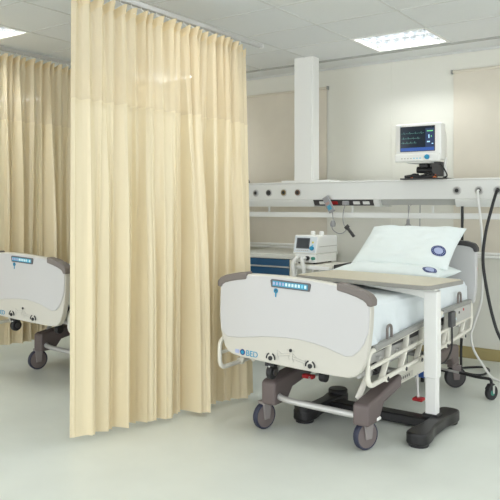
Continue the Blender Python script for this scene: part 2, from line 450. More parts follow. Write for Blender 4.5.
# patient remote hanging on the strip
t = thing('patient_handset', 'small grey remote handset with blue buttons hanging from the beam', 'handset', (-2.86, BY-.03, 1.22))
R = Matrix.Translation((-2.85, BY-.035, 1.305)) @ Matrix.Rotation(math.radians(-28), 4, 'Y')
MB().box(-.03, .03, -.012, .012, -.075, .075, R).build('body', 'hosegrey', t, bevel=.006)
MB().box(-.018, .018, -.0145, -.011, -.05, -.01, R).build('button', 'teal', t, bevel=.001)
MB().box(-.018, .018, -.0145, -.011, .0, .02, R).build('button', mat('dusty_pink_key', (176, 140, 134)), t, bevel=.001)
MB().tube(spline([(-2.815, BY-.035, 1.24), (-2.81, BY-.03, 1.17), (-2.82, BY-.03, 1.10), (-2.77, BY-.03, 1.06), (-2.72, BY-.03, 1.06), (-2.68, BY-.03, 1.09)]), .004, 8).build('cord', 'hosegrey', t)
MB().lathe([(0, -.03), (.022, -.025), (.026, 0), (.018, .025), (0, .03)], (-2.812, BY-.03, 1.14), (0, 0, 1), 14).build('cord_grip', 'hosegrey', t)
t = thing('cable_clip', 'dark clip on a grey cord hanging from the socket strip', 'clip', (-2.66, BY-.03, 1.07))
R = Matrix.Translation((-2.655, BY-.03, 1.085)) @ Matrix.Rotation(math.radians(-40), 4, 'Y')
MB().box(-.012, .012, -.01, .01, -.07, .05, R).build('jaw', 'charcoal', t, bevel=.004)
MB().box(-.022, .022, -.008, .008, .02, .05, R).build('grip', 'charcoal', t, bevel=.004)
MB().tube(spline([(-2.70, BY-.01, 1.31), (-2.71, BY-.03, 1.25), (-2.715, BY-.03, 1.17), (-2.70, BY-.03, 1.12)]), .004, 8).build('cord', 'hosegrey', t)
MB().box(-2.73, -2.67, BY-.02, BY+.004, 1.300, 1.335).build('plug', 'hosegrey', t, bevel=.005)

# cords dropping from the beam behind the pillows
def hang(name, mat_, pts, r, label, cat='cable', group=None):
    o = MB().tube(spline(pts), r, 8).build(name, mat_); return tag(o, label, cat, group)
hang('power_cable', 'dark', [(-1.705, BY+.012, 1.29), (-1.705, BY+.012, 1.2), (-1.705, BY+.01, .9), (-1.70, BY+.02, .5), (-1.72, BY+.03, .2), (-1.72, BY+.03, .012)], .011, 'short black cable dropping from the beam behind the headboard corner')
hang('power_cable', 'hosegrey', [(-2.16, BY+.05, 1.30), (-2.16, BY+.045, 1.1), (-2.16, BY+.03, .4), (-2.16, BY+.03, .005)], .004, 'thin grey cable left of two dropping behind the upper pillow')
hang('power_cable', 'hosegrey', [(-2.06, BY+.05, 1.30), (-2.06, BY+.045, 1.1), (-2.06, BY+.03, .4), (-2.06, BY+.03, .005)], .004, 'thin grey cable right of two dropping behind the upper pillow')
t = thing('pull_switch', 'grey bell shaped pull switch hanging just above the upper pillow', 'switch', (-2.14, BY-.03, 1.10))
MB().lathe([(0, .075), (.012, .07), (.014, .035), (.035, .012), (.038, 0), (0, 0)], (-2.13, BY-.03, 1.115), (0, 0, 1), 18).build('bell', 'hosegrey', t)
MB().tube([(-2.13, BY-.03, 1.19), (-2.13, BY+.0, 1.29), (-2.13, BY+.06, 1.305)], .003, 6).build('cord', 'hosegrey', t)

# hoses at the right
hang('oxygen_hose', 'hosewhite', [(-1.573, BY-.015, 1.412), (-1.565, BY-.06, 1.395), (-1.556, BY-.06, 1.30), (-1.54, BY-.05, 1.12), (-1.535, BY-.04, .9), (-1.545, BY-.03, .6), (-1.60, BY-.03, .40), (-1.625, BY-.03, .31), (-1.60, BY-.04, .2), (-1.52, BY-.06, .09), (-1.44, BY-.08, .014), (-1.30, BY-.12, .012), (-1.1, BY-.05, .012)], .009, 'white hose plugged into the outlet and curving down to the floor')
hang('air_hose', 'dark', [(-1.433, BY-.015, 1.412), (-1.43, BY-.06, 1.39), (-1.45, BY-.10, 1.28), (-1.485, BY-.13, 1.1), (-1.505, BY-.13, .92), (-1.49, BY-.13, .75), (-1.44, BY-.13, .5), (-1.38, BY-.12, .32), (-1.27, BY-.0, .10), (-1.2, BY+.04, .014), (-1.0, BY+.1, .014)], .012, 'thick black hose hanging from the outlet at the right edge')
loop = [(-1.64+.11*math.cos(a), 5.33+.13*math.sin(a), .010+.006*math.sin(a*2)+.004) for a in [2*PI*k/40 for k in range(38)]]
o = MB().tube([(-1.98, 5.2, .010), (-1.80, 5.19, .010)]+loop[26:]+loop[:22], .0085, 8).build('floor_lead', 'dark'); tag(o, 'loop of black cord lying on the floor behind the bed wheel', 'cord')

# ------------------------------------------------------------------ patient monitor on the beam
t = thing('patient_monitor', 'white patient monitor with dark trace screen on top of the beam', 'monitor', (-1.99, BY+.12, 1.506))
fy = 5.10
R = Matrix.Translation((-2.008, fy, -.004))
body = MB()
def mon_sec(hw, z0, z1, y, r=.02):
    pts = fillet([(-hw, y, z0), (hw, y, z0), (hw, y, z1), (-hw, y, z1)], r, 4, True); return [R @ Vector(p) for p in pts]
secs = [mon_sec(.172, 1.668, 1.938, -.0), mon_sec(.186, 1.655, 1.944, .012), mon_sec(.186, 1.655, 1.944, .10), mon_sec(.165, 1.66, 1.93, .14, .03), mon_sec(.15, 1.67, 1.90, .24, .05), mon_sec(.10, 1.70, 1.85, .30, .05)]
rings = [[body.bm.verts.new(p) for p in s_] for s_ in secs]
for A, B in zip(rings, rings[1:]):
    for k in range(len(A)): body.face([A[k], A[(k+1) % len(A)], B[(k+1) % len(B)], B[k]])
body.face(rings[0]); body.face(rings[-1])
body.build('housing', 'white', t, smooth=45)
MB().box(-.182, .182, -.022, .03, 1.642, 1.706, R).build('key_panel', 'white', t, bevel=.012, seg=3)
sc = MB().box(-.142, .142, -.004, .001, 1.722, 1.920, R).build('screen_bezel', 'charcoal', t, bevel=.002)
s = MB().box(-.136, .136, -.006, -.003, 1.727, 1.915, R).build('screen', 'screen', t, smooth=0)
MB().box(-.136, .136, -.0075, -.005, 1.727, 1.753, R).build('status_bar', 'screenbar', s, smooth=0)
MB().box(.068, .136, -.0072, -.005, 1.753, 1.900, R).build('side_column', mat('screen_side_navy', (22, 48, 88), .3, emit=(22, 48, 88), estr=.3), s, smooth=0)
for z, x1 in ((1.865, .06), (1.825, .03), (1.79, .0)):
    pts = []
    for k in range(60):
        u = k/59; x = -.13+(x1+.125)*u
        pts.append(R @ Vector((x, -.0068, z+(.012 if k % 15 == 7 else (-.005 if k % 15 == 8 else .001*math.sin(k))))))
    MB().tube(pts, .0011, 5).build('trace', 'trace', s, smooth=0)
for (x0, x1, z0, z1, m_) in ((.080, .128, 1.874, 1.882, 'tracegreen'), (.092, .100, 1.822, 1.85, 'tracepale'), (.112, .118, 1.83, 1.842, 'tracegreen'), (.080, .104, 1.79, 1.80, 'tracepale'), (.118, .130, 1.775, 1.783, 'tracepale')):
    MB().box(x0, x1, -.0085, -.0068, z0, z1, R).build('reading', m_, s, smooth=0)
for k in range(7): MB().box(-.125+k*.025, -.113+k*.025, -.024, -.0215, 1.664, 1.672, R).build('key', 'printgrey' if k < 4 else 'panelblue', t, smooth=0)
for k in range(3): MB().box(.06+k*.016, .068+k*.016, -.024, -.0215, 1.672, 1.678, R).build('key', 'panelblue', t, smooth=0)
MB().lathe([(.019, 0), (.019, .012), (.015, .016), (0, .016)], R @ Vector((.088, -.022, 1.676)), (0, -1, 0), 20).build('rotary_knob', 'cyan', t)
MB().box(-.10, .10, .02, .2, 1.632, 1.652, R).build('under_tray', 'trunk', t, bevel=.004)
for k in range(4): MB().box(-.14+k*.012, -.133+k*.012, -.0015, .001, 1.926, 1.930, R).build('badge', 'cyan' if k == 0 else 'printgrey', t, smooth=0)
# bracket
MB().box(-.17, .19, .06, .34, 1.506, 1.518, R).build('base_plate', 'charcoal', t, bevel=.003)
MB().tube([R @ Vector((.03, .17, 1.518)), R @ Vector((.03, .17, 1.575)), R @ Vector((.05, .16, 1.632))], .024, 14).build('tilt_arm', 'greybar', t)
MB().tube([R @ Vector((-.05, .13, 1.585)), R @ Vector((.12, .13, 1.575))], .026, 14).build('hinge_barrel', 'dark', t)
MB().box(-.02, .05, .08, .2, 1.60, 1.632, R).build('clamp_block', 'dark', t, bevel=.006)
MB().box(.08, .16, .09, .2, 1.53, 1.642, R).build('connector_block', 'charcoal', t, bevel=.006)
MB().box(.16, .178, .14, .17, 1.518, 1.68, R).build('side_post', 'white', t, bevel=.003)
for (x, z, l) in ((-.07, 1.535, .06), (.0, 1.53, .05), (.08, 1.53, .06)):
    MB().tube([R @ Vector((x-.07, .09, z-.008)), R @ Vector((x+l*.7, .10, z+.006))], .014, 10).build('lead_plug', 'dark', t)
for x in (-.085, .105): MB().box(x-.015, x+.015, .085, .11, 1.520, 1.545, R).build('lead_plug', 'orange', t, bevel=.004, label='orange lead plug')
MB().tube(spline([R @ Vector(p) for p in ((.10, .12, 1.60), (.15, .09, 1.62), (.19, .09, 1.57), (.20, .1, 1.53), (.17, .1, 1.518))]), .006, 8).build('lead', 'dark', t)
MB().tube(spline([R @ Vector(p) for p in ((-.12, .12, 1.525), (-.06, .08, 1.55), (.0, .08, 1.535), (.06, .08, 1.56), (.12, .09, 1.53))]), .006, 8).build('lead', 'dark', t)

# ------------------------------------------------------------------ drawer cabinet
cy0 = 5.02
t = thing('drawer_cabinet', 'low cabinet with petrol blue drawers by the curtain edge', 'cabinet', (-3.6, 5.4, 0))
CX0, CX1 = -3.74, -3.065
MB().box(CX0, CX1, cy0+.012, YW-.05, .06, .832).build('carcass', 'trunk', t, bevel=.003)
MB().box(CX0+.03, CX1-.03, cy0+.05, YW-.05, 0, .06).build('plinth', 'charcoal', t)
MB().box(CX0-.01, CX1+.02, cy0-.02, YW-.05, .832, .872).build('worktop', 'counter', t, bevel=.004)
for k in range(10):
    z1 = .826-k*.0765; z0 = z1-.066
    d = MB().box(CX0+.01, -3.135, cy0-.008, cy0+.012, z0, z1).build('drawer', 'drawer', t, bevel=.002)
    MB().box(CX0+.01, -3.135, cy0-.014, cy0-.006, z0-.006, z0+.006).build('pull_lip', 'silver', d, bevel=.002)
MB().box(-3.13, -3.105, cy0-.008, cy0+.012, .06, .826).build('side_stile', 'cream', t, bevel=.002)
for z in (.757, .60): MB().box(-3.103, -3.08, cy0-.02, cy0+.012, z-.016, z+.016).build('latch', 'dark', t, bevel=.003)

# ------------------------------------------------------------------ ventilator and trolley
vy = 4.75
VX0, VX1 = -2.935, -2.715
t = thing('equipment_trolley', 'white equipment trolley carrying the ventilator beside the drawers', 'trolley', ((VX0+VX1)/2+.05, 4.93, 0))
TX0, TX1 = VX0-.01, VX1+.16
MB().box(TX0, TX1, vy-.02, vy+.36, .80, .822).build('top_shelf', 'cream', t, bevel=.004)
MB().box(TX0+.03, TX1-.03, vy-.024, vy-.02, .785, .812).build('rail_bar', 'white', t, bevel=.002)
MB().box(TX1, TX1+.012, vy-.0, vy+.34, .79, .83).build('side_rail', 'charcoal', t, bevel=.002)
for z in (.70, .30): MB().box(TX0+.01, TX1-.01, vy+.0, vy+.34, z, z+.015).build('shelf', 'cream', t, bevel=.003)
for x in (TX0+.02, TX0+.13, TX1-.12, TX1-.02):
    MB().box(x-.012, x+.012, vy-.012, vy+.012, .12, .80).build('post', 'white', t, bevel=.003)
for x in (TX0+.02, TX1-.02): MB().box(x-.012, x+.012, vy+.31, vy+.334, .12, .80).build('post', 'white', t, bevel=.003)
for x in (TX0+.02, TX1-.02):
    for y in (vy, vy+.322):
        c_ = MB().tube([(x-.012, y, .045), (x+.012, y, .045)], .045, 18).build('caster', 'tyreblack', t, bevel=.003)
        MB().box(x-.016, x+.016, y-.012, y+.012, .06, .125).build('fork', 'silver', c_, bevel=.003)
MB().box(TX0+.05, TX0+.15, vy+.1, vy+.2, .315, .42).build('humidifier_box', 'white', t, bevel=.006)

t = thing('ventilator', 'white ventilator with small grey screen and blue knob on a trolley', 'ventilator', ((VX0+VX1)/2, vy+.18, .822))
b = MB()
b.prism([(vy+.0, .905), (vy+.035, 1.055), (vy+.36, 1.045), (vy+.36, .905)], VX0, VX1, 'x').build('upper_case', 'white', t, bevel=.010, seg=3)
MB().box(VX0+.012, VX1-.004, vy+.012, vy+.35, .834, .904).build('lower_case', 'white', t, bevel=.006)
for x in (VX0+.04, VX1-.04):
    for y in (vy+.05, vy+.3): MB().lathe([(.014, 0), (.014, .013), (0, .013)], (x, y, .822), (0, 0, 1), 12).build('foot', 'dark', t)
sl = math.atan2(.035, .15); R = Matrix.Translation(((VX0+VX1)/2, vy+.0, .905)) @ Matrix.Rotation(-sl, 4, 'X')
MB().box(-.103, .103, -.004, .002, .012, .144, R).build('front_face', 'ventface', t, bevel=.003)
s = MB().box(-.082, .042, -.0065, -.003, .042, .13, R).build('display', 'ventscreen', t, bevel=.002)
MB().box(-.072, .032, -.0075, -.006, .05, .122, R).build('display_glass', mat('dark_glass', (62, 64, 68), .12), s, smooth=0)
for k in range(7): MB().box(-.085+k*.018, -.074+k*.018, -.0065, -.003, .022, .03, R).build('key', 'printgrey', t, smooth=0)
MB().lathe([(.018, 0), (.018, .014), (.014, .018), (0, .018)], R @ Vector((.068, -.004, .046)), R.to_3x3() @ Vector((0, -1, 0)), 20).build('rotary_knob', 'cyan', t)
MB().box(.062, .078, -.0065, -.003, .088, .102, R).build('alarm_key', 'yellow', t, bevel=.001)
MB().box(.062, .078, -.0065, -.003, .066, .076, R).build('blue_key', 'panelblue', t, bevel=.001)
MB().lathe([(.018, 0), (.018, .02), (.01, .02), (0, .012)], (VX0+.135, vy+.012, .87), (0, -1, 0), 16).build('breathing_port', 'dark', t)
MB().lathe([(.014, 0), (.014, .02), (.008, .02), (0, .012)], (VX0+.19, vy+.012, .87), (0, -1, 0), 16).build('breathing_port', 'green', t)
MB().lathe([(.02, 0), (.02, .012), (0, .012)], (VX0+.05, vy+.012, .872), (0, -1, 0), 16).build('breathing_port', 'trunk', t)
for x in (VX0+.105, VX0+.185): MB().lathe([(.018, -.012), (.02, .02), (.017, .034), (0, .036)], (x, vy+.15, 1.05), (0, 0, 1), 16).build('top_port', 'white', t)
MB().box(VX1, VX1+.004, vy+.05, vy+.34, .96, .965).build('side_groove', 'printgrey', t)
for (x, x2, d) in ((VX0+.045, VX0+.03, 0), (VX0+.10, VX0+.125, .01)):
    MB().tube(spline([(x+.02, vy-.0, .87), (x+.01, vy-.04, .865), (x2+.01, vy-.06, .81), (x2+.03, vy-.055, .70), (x2+.06, vy-.05, .55), (x2+.02, vy-.05, .45)]), .017, 12).build('breathing_hose', 'hosewhite', t)

# ------------------------------------------------------------------ hospital bed (built in its own frame: x right, y to the head, z up)
def build_bed(loc):
    t = thing('hospital_bed', 'adjustable hospital bed with white pillows and the table across it', 'bed', loc, 'adjustable hospital beds')
    B = lambda m, n, material, par=None, **k: m.build(n, material, par or t, local=True, **k)
    upper = []; 
    ROLL = Matrix.Translation((0, 0, .68)) @ Matrix.Rotation(math.radians(2.2), 4, 'Y') @ Matrix.Translation((0, 0, -.68))
    # ---- footboard
    half = [(.0, .912), (.12, .911), (.24, .906), (.30, .900), (.38, .886), (.44, .870), (.478, .853), (.494, .83), (.497, .78), (.496, .70), (.488, .60), (.474, .53), (.45, .475), (.42, .445), (.38, .432), (.30, .427), (.15, .425), (0, .424)]
    half = [(x*.957, z) for x, z in half]
    outl = half + [(-x, z) for x, z in half[-2:0:-1]]
    fb = B(MB().prism(outl, -.022, .022, 'y').xf(ROLL), 'footboard', 'bedbody', bevel=.008, seg=3)
    upper.append(fb)
    # raised inset: wavy lower border
    top = [(-.467, .81), (-.45, .846), (-.412, .866), (-.29, .892), (-.23, .899), (-.115, .904), (0, .905), (.115, .904), (.23, .899), (.29, .892), (.412, .866), (.45, .846), (.468, .81), (.470, .74)]
    low = [(.465, .675), (.447, .622), (.42, .580), (.385, .549), (.345, .541), (.30, .551), (.223, .570), (.145, .580), (.07, .585), (-.02, .582), (-.087, .576), (-.173, .565), (-.254, .55), (-.337, .536), (-.41, .531), (-.455, .56), (-.466, .65)]
    B(MB().prism(top+low, -.029, -.018, 'y').xf(ROLL), 'inset_panel', 'bedpanel', fb, bevel=.004, seg=2, label='raised pale grey panel')
    for s_ in (1, -1):
        cap = [(.285, .914), (.37, .900), (.432, .884), (.466, .868), (.486, .845), (.486, .812), (.458, .812), (.452, .826), (.435, .838), (.40, .850), (.35, .862), (.285, .873)]
        B(MB().prism([(x*s_, z) for x, z in cap], -.036, .03, 'y').xf(ROLL), 'corner_bumper', 'capgrey', fb, bevel=.008, seg=3, label='warm grey corner bumper')
    R0 = ROLL
    cp = B(MB().prism([(-.114, .892), (.126, .892), (.132, .884), (.126, .848), (-.114, .848), (-.122, .884)], -.036, -.026, 'y').xf(R0), 'control_panel', mat('mid_grey_bezel', (96, 94, 96)), bevel=.003); upper.append(cp)
    B(MB().box(-.104, .116, -.038, -.035, .856, .884).xf(R0), 'key_strip', 'teal', cp, smooth=0)
    for k in range(11):
        x = -.095+k*.0198
        B(MB().box(x-.0065, x+.0065, -.0405, -.037, .862, .879).xf(R0), 'key', ('paleblue' if k < 4 else ('lightkey' if k % 2 == 0 or k < 9 else 'panelblue')), cp, bevel=.002)
    # blue symbol below the panel
    B(MB().lathe([(.0135, 0), (.0135, .003), (.007, .003), (.007, .0)], R0 @ Vector((-.086, -.029, .830)), (0, -1, 0), 20), 'hand_symbol', 'cyan', fb)
    B(MB().box(-.0895, -.0825, -.0315, -.028, .796, .82).xf(R0), 'hand_symbol', 'cyan', fb, smooth=0)
    # logo and lettering
    lm = R0 @ Matrix.Translation((-.279, -.0225, .442)) @ Matrix.Rotation(PI/2, 4, 'X')
    text_mesh('BED', .046, 'lettering', 'cyan', fb, lm, .0012)
    B(MB().lathe([(.017, 0), (.017, .002), (0, .002)], R0 @ Vector((-.301, -.0222, .458)), (0, -1, 0), 20), 'logo_disc', 'navy', fb)
    B(MB().lathe([(.010, 0), (.010, .003), (0, .003)], R0 @ Vector((-.301, -.0222, .458)), (0, -1, 0), 20), 'logo_disc', 'cyan', fb)
    B(MB().box(-.352, -.325, -.0242, -.022, .447, .469).xf(R0), 'logo_block', 'paleblue', fb, smooth=0)
    # two dials, the lock and the engraved bed diagrams
    for x in (-.108, .142):
        d = B(MB().lathe([(.028, 0), (.028, .004), (.022, .006), (0, .006)], R0 @ Vector((x, -.022, .457)), (0, -1, 0), 24), 'angle_dial', 'bedbody'); upper.append(d)
        B(MB().lathe([(.0125, .005), (.0125, .012), (.006, .013), (0, .013)], R0 @ Vector((x, -.022, .457)), (0, -1, 0), 20), 'dial_knob', 'dark', d)
        arc = [R0 @ Vector((x+.027*math.cos(a), -.0285, .457+.027*math.sin(a))) for a in [math.radians(-10+k*200/16) for k in range(17)]]
        gap = 6
        B(MB().tube(arc[:7], .0042, 6), 'dial_scale', 'dark', d); B(MB().tube(arc[10:], .0042, 6), 'dial_scale', 'dark', d)
    B(MB().lathe([(.009, 0), (.009, .004), (0, .004)], R0 @ Vector((.016, -.022, .518)), (0, -1, 0), 16), 'lock_button', 'dark', fb)
    for s_ in (-1, 1): B(MB().box(.016+s_*.02-.005, .016+s_*.02+.005, -.024, -.0215, .516, .52).xf(R0), 'lock_mark', 'printgrey', fb, smooth=0)
    for x, dz, tilt in ((-.028, .482, .22), (.068, .468, -.15)):
        q = MB()
        def L(*pp): q.tube([R0 @ Vector((x+a, -.0232, dz+c+a*tilt)) for a, c in pp], .0016, 5)
        L((-.04, .0), (.04, .0)); L((-.04, .012), (.04, .012)); L((-.04, -.008), (-.04, .026)); L((.04, -.008), (.04, .02)); L((-.03, 0), (-.036, -.022)); L((.03, 0), (.036, -.022)); L((-.01, .012), (-.045, .035))
        B(q, 'engraved_diagram', 'printgrey', fb, smooth=0)
    # ---- headboard
    hh = [(0, 1.035), (.25, 1.033), (.36, 1.028), (.425, 1.012), (.447, .985), (.449, .90), (.445, .70), (.43, .60), (.38, .56), (0, .55)]
    ho = hh+[(-x, z) for x, z in hh[-2:0:-1]]; ho = [(x*.915+.037, z) for x, z in ho]
    hb = B(MB().prism(ho, 1.79, 1.83, 'y'), 'headboard', 'bedpanel', bevel=.008, seg=3); upper.append(hb)
    for s_ in (1, -1):
        cap = [(.27, 1.045), (.37, 1.039), (.435, 1.022), (.458, .99), (.458, .962), (.432, .962), (.425, .985), (.40, .998), (.35, 1.005), (.27, 1.009)]
        B(MB().prism([(x*s_*.915+.037, z) for x, z in cap], 1.778, 1.842, 'y'), 'corner_bumper', 'charcoal', hb, bevel=.008, seg=3, label='dark corner bumper')
    # ---- platform and mattress
    fr = MB()
    for s_ in (1, -1): fr.box(s_*.36-.022, s_*.36+.022, .03, 1.785, .455, .505)
    for y in (.10, .55, 1.0, 1.45, 1.72): fr.box(-.36, .36, y-.02, y+.02, .46, .50)
    upper.append(B(fr, 'platform_frame', 'silver', bevel=.004))
    upper.append(B(MB().box(-.385, .385, .05, 1.77, .507, .535), 'platform_deck', 'charcoal', bevel=.004))
    upper.append(B(MB().box(-.375, .375, .055, 1.76, .537, .765), 'mattress', 'sheet', bevel=.04, seg=4))
    # cross tube and actuator under the foot end
    upper.append(B(MB().tube([(-.33, .28, .385), (.34, .28, .385)], .017, 12).tube([(.22, .27, .385), (.33, .27, .385)], .026, 12), 'actuator', 'silver'))
    upper.append(B(MB().tube([(0, .35, .40), (0, 1.1, .34)], .024, 12), 'lift_motor', 'greybar'))
    upper.append(B(MB().box(-.16, .02, .28, .44, .385, .43), 'motor_cover', 'charcoal', bevel=.01))
    br = B(MB().box(-.175, -.115, .0, .05, .405, .44), 'roller_bracket', 'dark', bevel=.004); upper.append(br)
    B(MB().tube([(-.128, .03, .372), (-.162, .03, .372)], .042, 24), 'bumper_roller', 'dark', br, bevel=.008)
    B(MB().tube([(-.120, .03, .372), (-.128, .03, .372)], .02, 18), 'roller_hub', 'charcoal', br, bevel=.003)
    hd = B(MB().box(-.14, -.15, .0, .02, .39, .41), 'latch_plate', 'white'); upper.append(hd)
    sm = B(MB().box(.035, .065, .26, .30, .33, .40), 'drive_wheel_bracket', 'charcoal', bevel=.004); upper.append(sm)
    B(MB().tube([(.03, .27, .325), (.07, .27, .325)], .032, 20), 'drive_wheel', 'tyreblack', sm, bevel=.005)
    # ---- side rails
    def rail(s_, off, dz, y0, y1, head):
        x = s_*off; tb = MB()
        zt0, zt1, zb0, zb1 = (.548, .592, .365, .385) if not head else (.612, .618, .388, .40)
        zt0 += dz; zt1 += dz; zb0 += dz; zb1 += dz
        if not head:
            tb.tube(fillet([(x, y1, zt1-.012), (x, y0, zt0-.008), (x, y0, zb0), (x, y1, zb1)], .06, 6), .0135, 12)
            tb.tube([(x, y1-.02, zt1-.01), (x, y1-.02, zb1)], .0135, 12)
            tb.tube([(x, y0+.01, (zt0+zb0)/2), (x, y1-.02, (zt1+zb1)/2)], .011, 10)
        else:
            tb.tube(fillet([(x, y0, zb0), (x, y0, zt0-.1), (x, y0+.1, zt0), (x, y1, zt1), (x, y1, zb1+.02), (x, y0+.12, zb0)], .05, 6, True), .0125, 12, True)
            tb.tube([(x, y0+.01, (zt0+zb0)/2-.02), (x, y1-.01, (zt1+zb1)/2)], .011, 10)
            tb.tube([(x, y0+.24, zt0), (x, y0+.24, zb0)], .010, 10)
        r = B(tb, 'side_rail', 'cream')
        g0, g1 = (y0+.07, y1-.01) if not head else (y0+.12, y1-.03)
        k = lambda y: zt0+(zt1-zt0)*(y-y0)/(y1-y0)
        B(MB().prism([(g0, k(g0)-.014), (g1, k(g1)-.014), (g1, k(g1)+.016), (g0, k(g0)+.016)], x-.015, x+.016, 'x'), 'hand_grip', 'greybar', r, bevel=.006, seg=2)
        yl = y0+.47 if head else y0+.27
        B(MB().tube(fillet([(x, yl-.028, k(yl)+.01), (x, yl-.028, k(yl)+.085), (x, yl+.028, k(yl)+.085), (x, yl+.028, k(yl)+.01)], .026, 6), .0075, 10), 'grab_loop', 'capgrey', r)
        zbm = lambda y: zb0+(zb1-zb0)*(y-y0)/(y1-y0)
        posts = (.17, .42, .66) if not head else (.14, .50)
        for p in posts:
            y = y0+p
            if y > y1-.05: continue
            B(MB().tube([(x-s_*.012, y+.12, k(y)-.01), (x-s_*.014, y+.10, (k(y)+zbm(y))/2), (x-s_*.012, y+.02, zbm(y))], .012, 10, flat=(.008, .018)), 'rail_post', 'cream', r)
            B(MB().box(x-.02, x+.02, y+.025, y+.055, zbm(y)-.016, zbm(y)+.02), 'rail_clamp', 'cream', r, bevel=.004)
            B(MB().tube([(x+s_*.010, y+.04, zbm(y)), (x+s_*.023, y+.04, zbm(y))], .013, 14), 'clamp_cap', 'dark', r, bevel=.003)
            B(MB().box(min(x-s_*.02, s_*.36), max(x-s_*.02, s_*.36), y+.02, y+.06, .455+min(dz, 0)*.5, .485+min(dz, 0)*.5), 'rail_mount', 'silver', r, bevel=.003)
        if head:
            c = B(MB().box(x-.012, x+.018, y0+.32, y1-.05, .512+dz, .604+dz), 'keypad', 'silver', r, bevel=.004)
            for (yy, zz, m_) in ((.33, .57, 'yellow'), (.41, .575, 'dark'), (.50, .585, 'red'), (.34, .54, 'lightkey')):
                B(MB().box(x+s_*.017-.002, x+s_*.017+.003, y0+yy-.011, y0+yy+.011, zz-.008+dz, zz+.008+dz), 'keypad_button', m_, r, bevel=.001)
            B(MB().box(x-.014+.02*s_, x+.014+.02*s_, y0+.22, y0+.30, .50+dz, .60+dz), 'rail_handset', mat('mid_grey_handset', (82, 82, 84)), r, bevel=.006)
            B(MB().tube(spline([(x+.02*s_, y0+.26, .50+dz), (x+.02*s_, y0+.25, .36+dz), (x+.0*s_, y0+.18, .28), (x-.02*s_, y0+.05, .30)]), .006, 8), 'handset_cable', 'dark', r)
        return r
    upper.append(rail(1, .425, 0, .055, .93, False)); upper.append(rail(1, .425, 0, 1.02, 1.74, True))
    upper.append(rail(-1, .525, -.03, .045, .93, False)); upper.append(rail(-1, .525, -.03, 1.02, 1.74, True))
    for s_ in (-1, 1):
        g_ = B(MB().lathe([(.018, .0), (.05, .004), (.054, .014), (.05, .024), (.018, .028)], (s_*.382, .30, .44), (-s_, 0, 0), 24), 'pivot_disc', 'dark', bevel=.002); upper.append(g_)
        B(MB().tube([(s_*.386, .30, .44), (s_*.36, .30, .44)], .016, 14), 'pivot_hub', 'silver', g_)
        upper.append(B(MB().tube([(s_*.34, .12, .40), (s_*.34, .75, .42), (s_*.33, 1.5, .43)], .015, 10), 'linkage_tube', 'silver'))
    # ---- under carriage
    bx = .02
    for s_ in (-1, 1):
        x = bx+s_*.315
        ch = [(.50, .25), (1.36, .25), (1.36, .325), (.50, .325)]
        sb = B(MB().prism(ch, x-.025, x+.025, 'x'), 'side_beam', 'cream', bevel=.004)
        if s_ > 0:
            B(MB().box(x+.024, x+.0265, .60, .82, .262, .298), 'beam_label', 'bedbody', sb, smooth=0)
            for k in range(5): B(MB().box(x+.0262, x+.0275, .63+k*.03, .645+k*.03, .274, .288), 'label_mark', 'charcoal', sb, smooth=0)
        # long taupe covers over the ends of the beam
        zt = .298 if s_ < 0 else .262; cxo = .075 if s_ < 0 else .026; zb = .155 if s_ < 0 else .142
        front = [(.10, zb), (.10, zt-.012), (.125, zt), (.24, zt+.014), (.54, .335), (.54, .262), (.30, .225), (.235, zb)]
        rear = [(1.24, .255), (1.24, .335), (1.48, .33), (1.60, .322), (1.62, .305), (1.62, .19), (1.52, .19), (1.47, .245)]
        for pr, wy, ang, xo, wo in ((front, .165, -14 if s_ < 0 else -22, cxo, .02), (rear, 1.69, -48, 0, 0)):
            cvr = B(MB().prism(pr, x+xo-.047, x+xo+.047, 'x'), 'corner_cover', 'taupe', bevel=.014, seg=3)
            A = Matrix.Translation((x+wo, wy-.02, 0)) @ Matrix.Rotation(math.radians(ang), 4, 'Z')
            # caster
            ty_ = 'tyre' if wy < 1 else 'tyreblack'
            A = Matrix.Translation((0, .03 if (s_ > 0 and wy < 1) else 0, 0)) @ A
            w0 = A @ Vector((-.018, .0, .077)); w1 = A @ Vector((.018, .0, .077)); ax = (w1-w0).normalized()
            B(MB().lathe([(.064, -.016), (.072, -.018), (.077, -.011), (.077, .011), (.072, .018), (.064, .016)], (w0+w1)/2, ax, 32), 'tyre', ty_, cvr)
            B(MB().lathe([(0, -.021), (.03, -.021), (.0655, -.0165), (.0655, .0165), (.03, .021), (0, .021)], (w0+w1)/2, ax, 32), 'wheel_disc', 'wheel' if wy < 1 else 'charcoal', cvr)
            fk = MB()
            for q in (.026,):
                fk.prism([(-.022, .06), (.02, .06), (.035, .165), (-.035, .165)], q-.004, q+.006, 'x', A)
            fk.box(-.024, .030, -.03, .03, .145, .165, A)
            if wy > 1: fk.box(x-.02, x+.02, 1.56, 1.70, .162, .20)
            B(fk, 'fork', 'wheel' if wy > 1 else 'forkgrey', cvr, bevel=.004)
    B(MB().tube(fillet([(bx-.245, .42, .30), (bx-.225, .15, .202), (bx-.10, .118, .197), (bx+.32, .125, .188)], .09, 7), .018, 14), 'bow_tube', 'silver')
    B(MB().tube([(bx-.30, .75, .29), (bx+.30, .75, .29)], .02, 12), 'cross_tube', 'silver')
    B(MB().tube([(bx-.30, 1.3, .29), (bx+.30, 1.3, .29)], .02, 12), 'cross_tube', 'silver')
    for s_ in (-1, 1):
        for y in (.14, 1.15):
            B(MB().tube([(bx+s_*.27+.01, y+.05, .255 if y < 1 else .29), (bx+s_*.31+.01, y+.22, .485)], .02, 10, flat=(.012, .022)), 'lift_arm', 'cream' if s_ > 0 else 'silver')
    B(MB().tube([(bx-.10, .50, .285), (bx-.10, .33, .285)], .009, 8), 'pedal_shaft', 'silver')
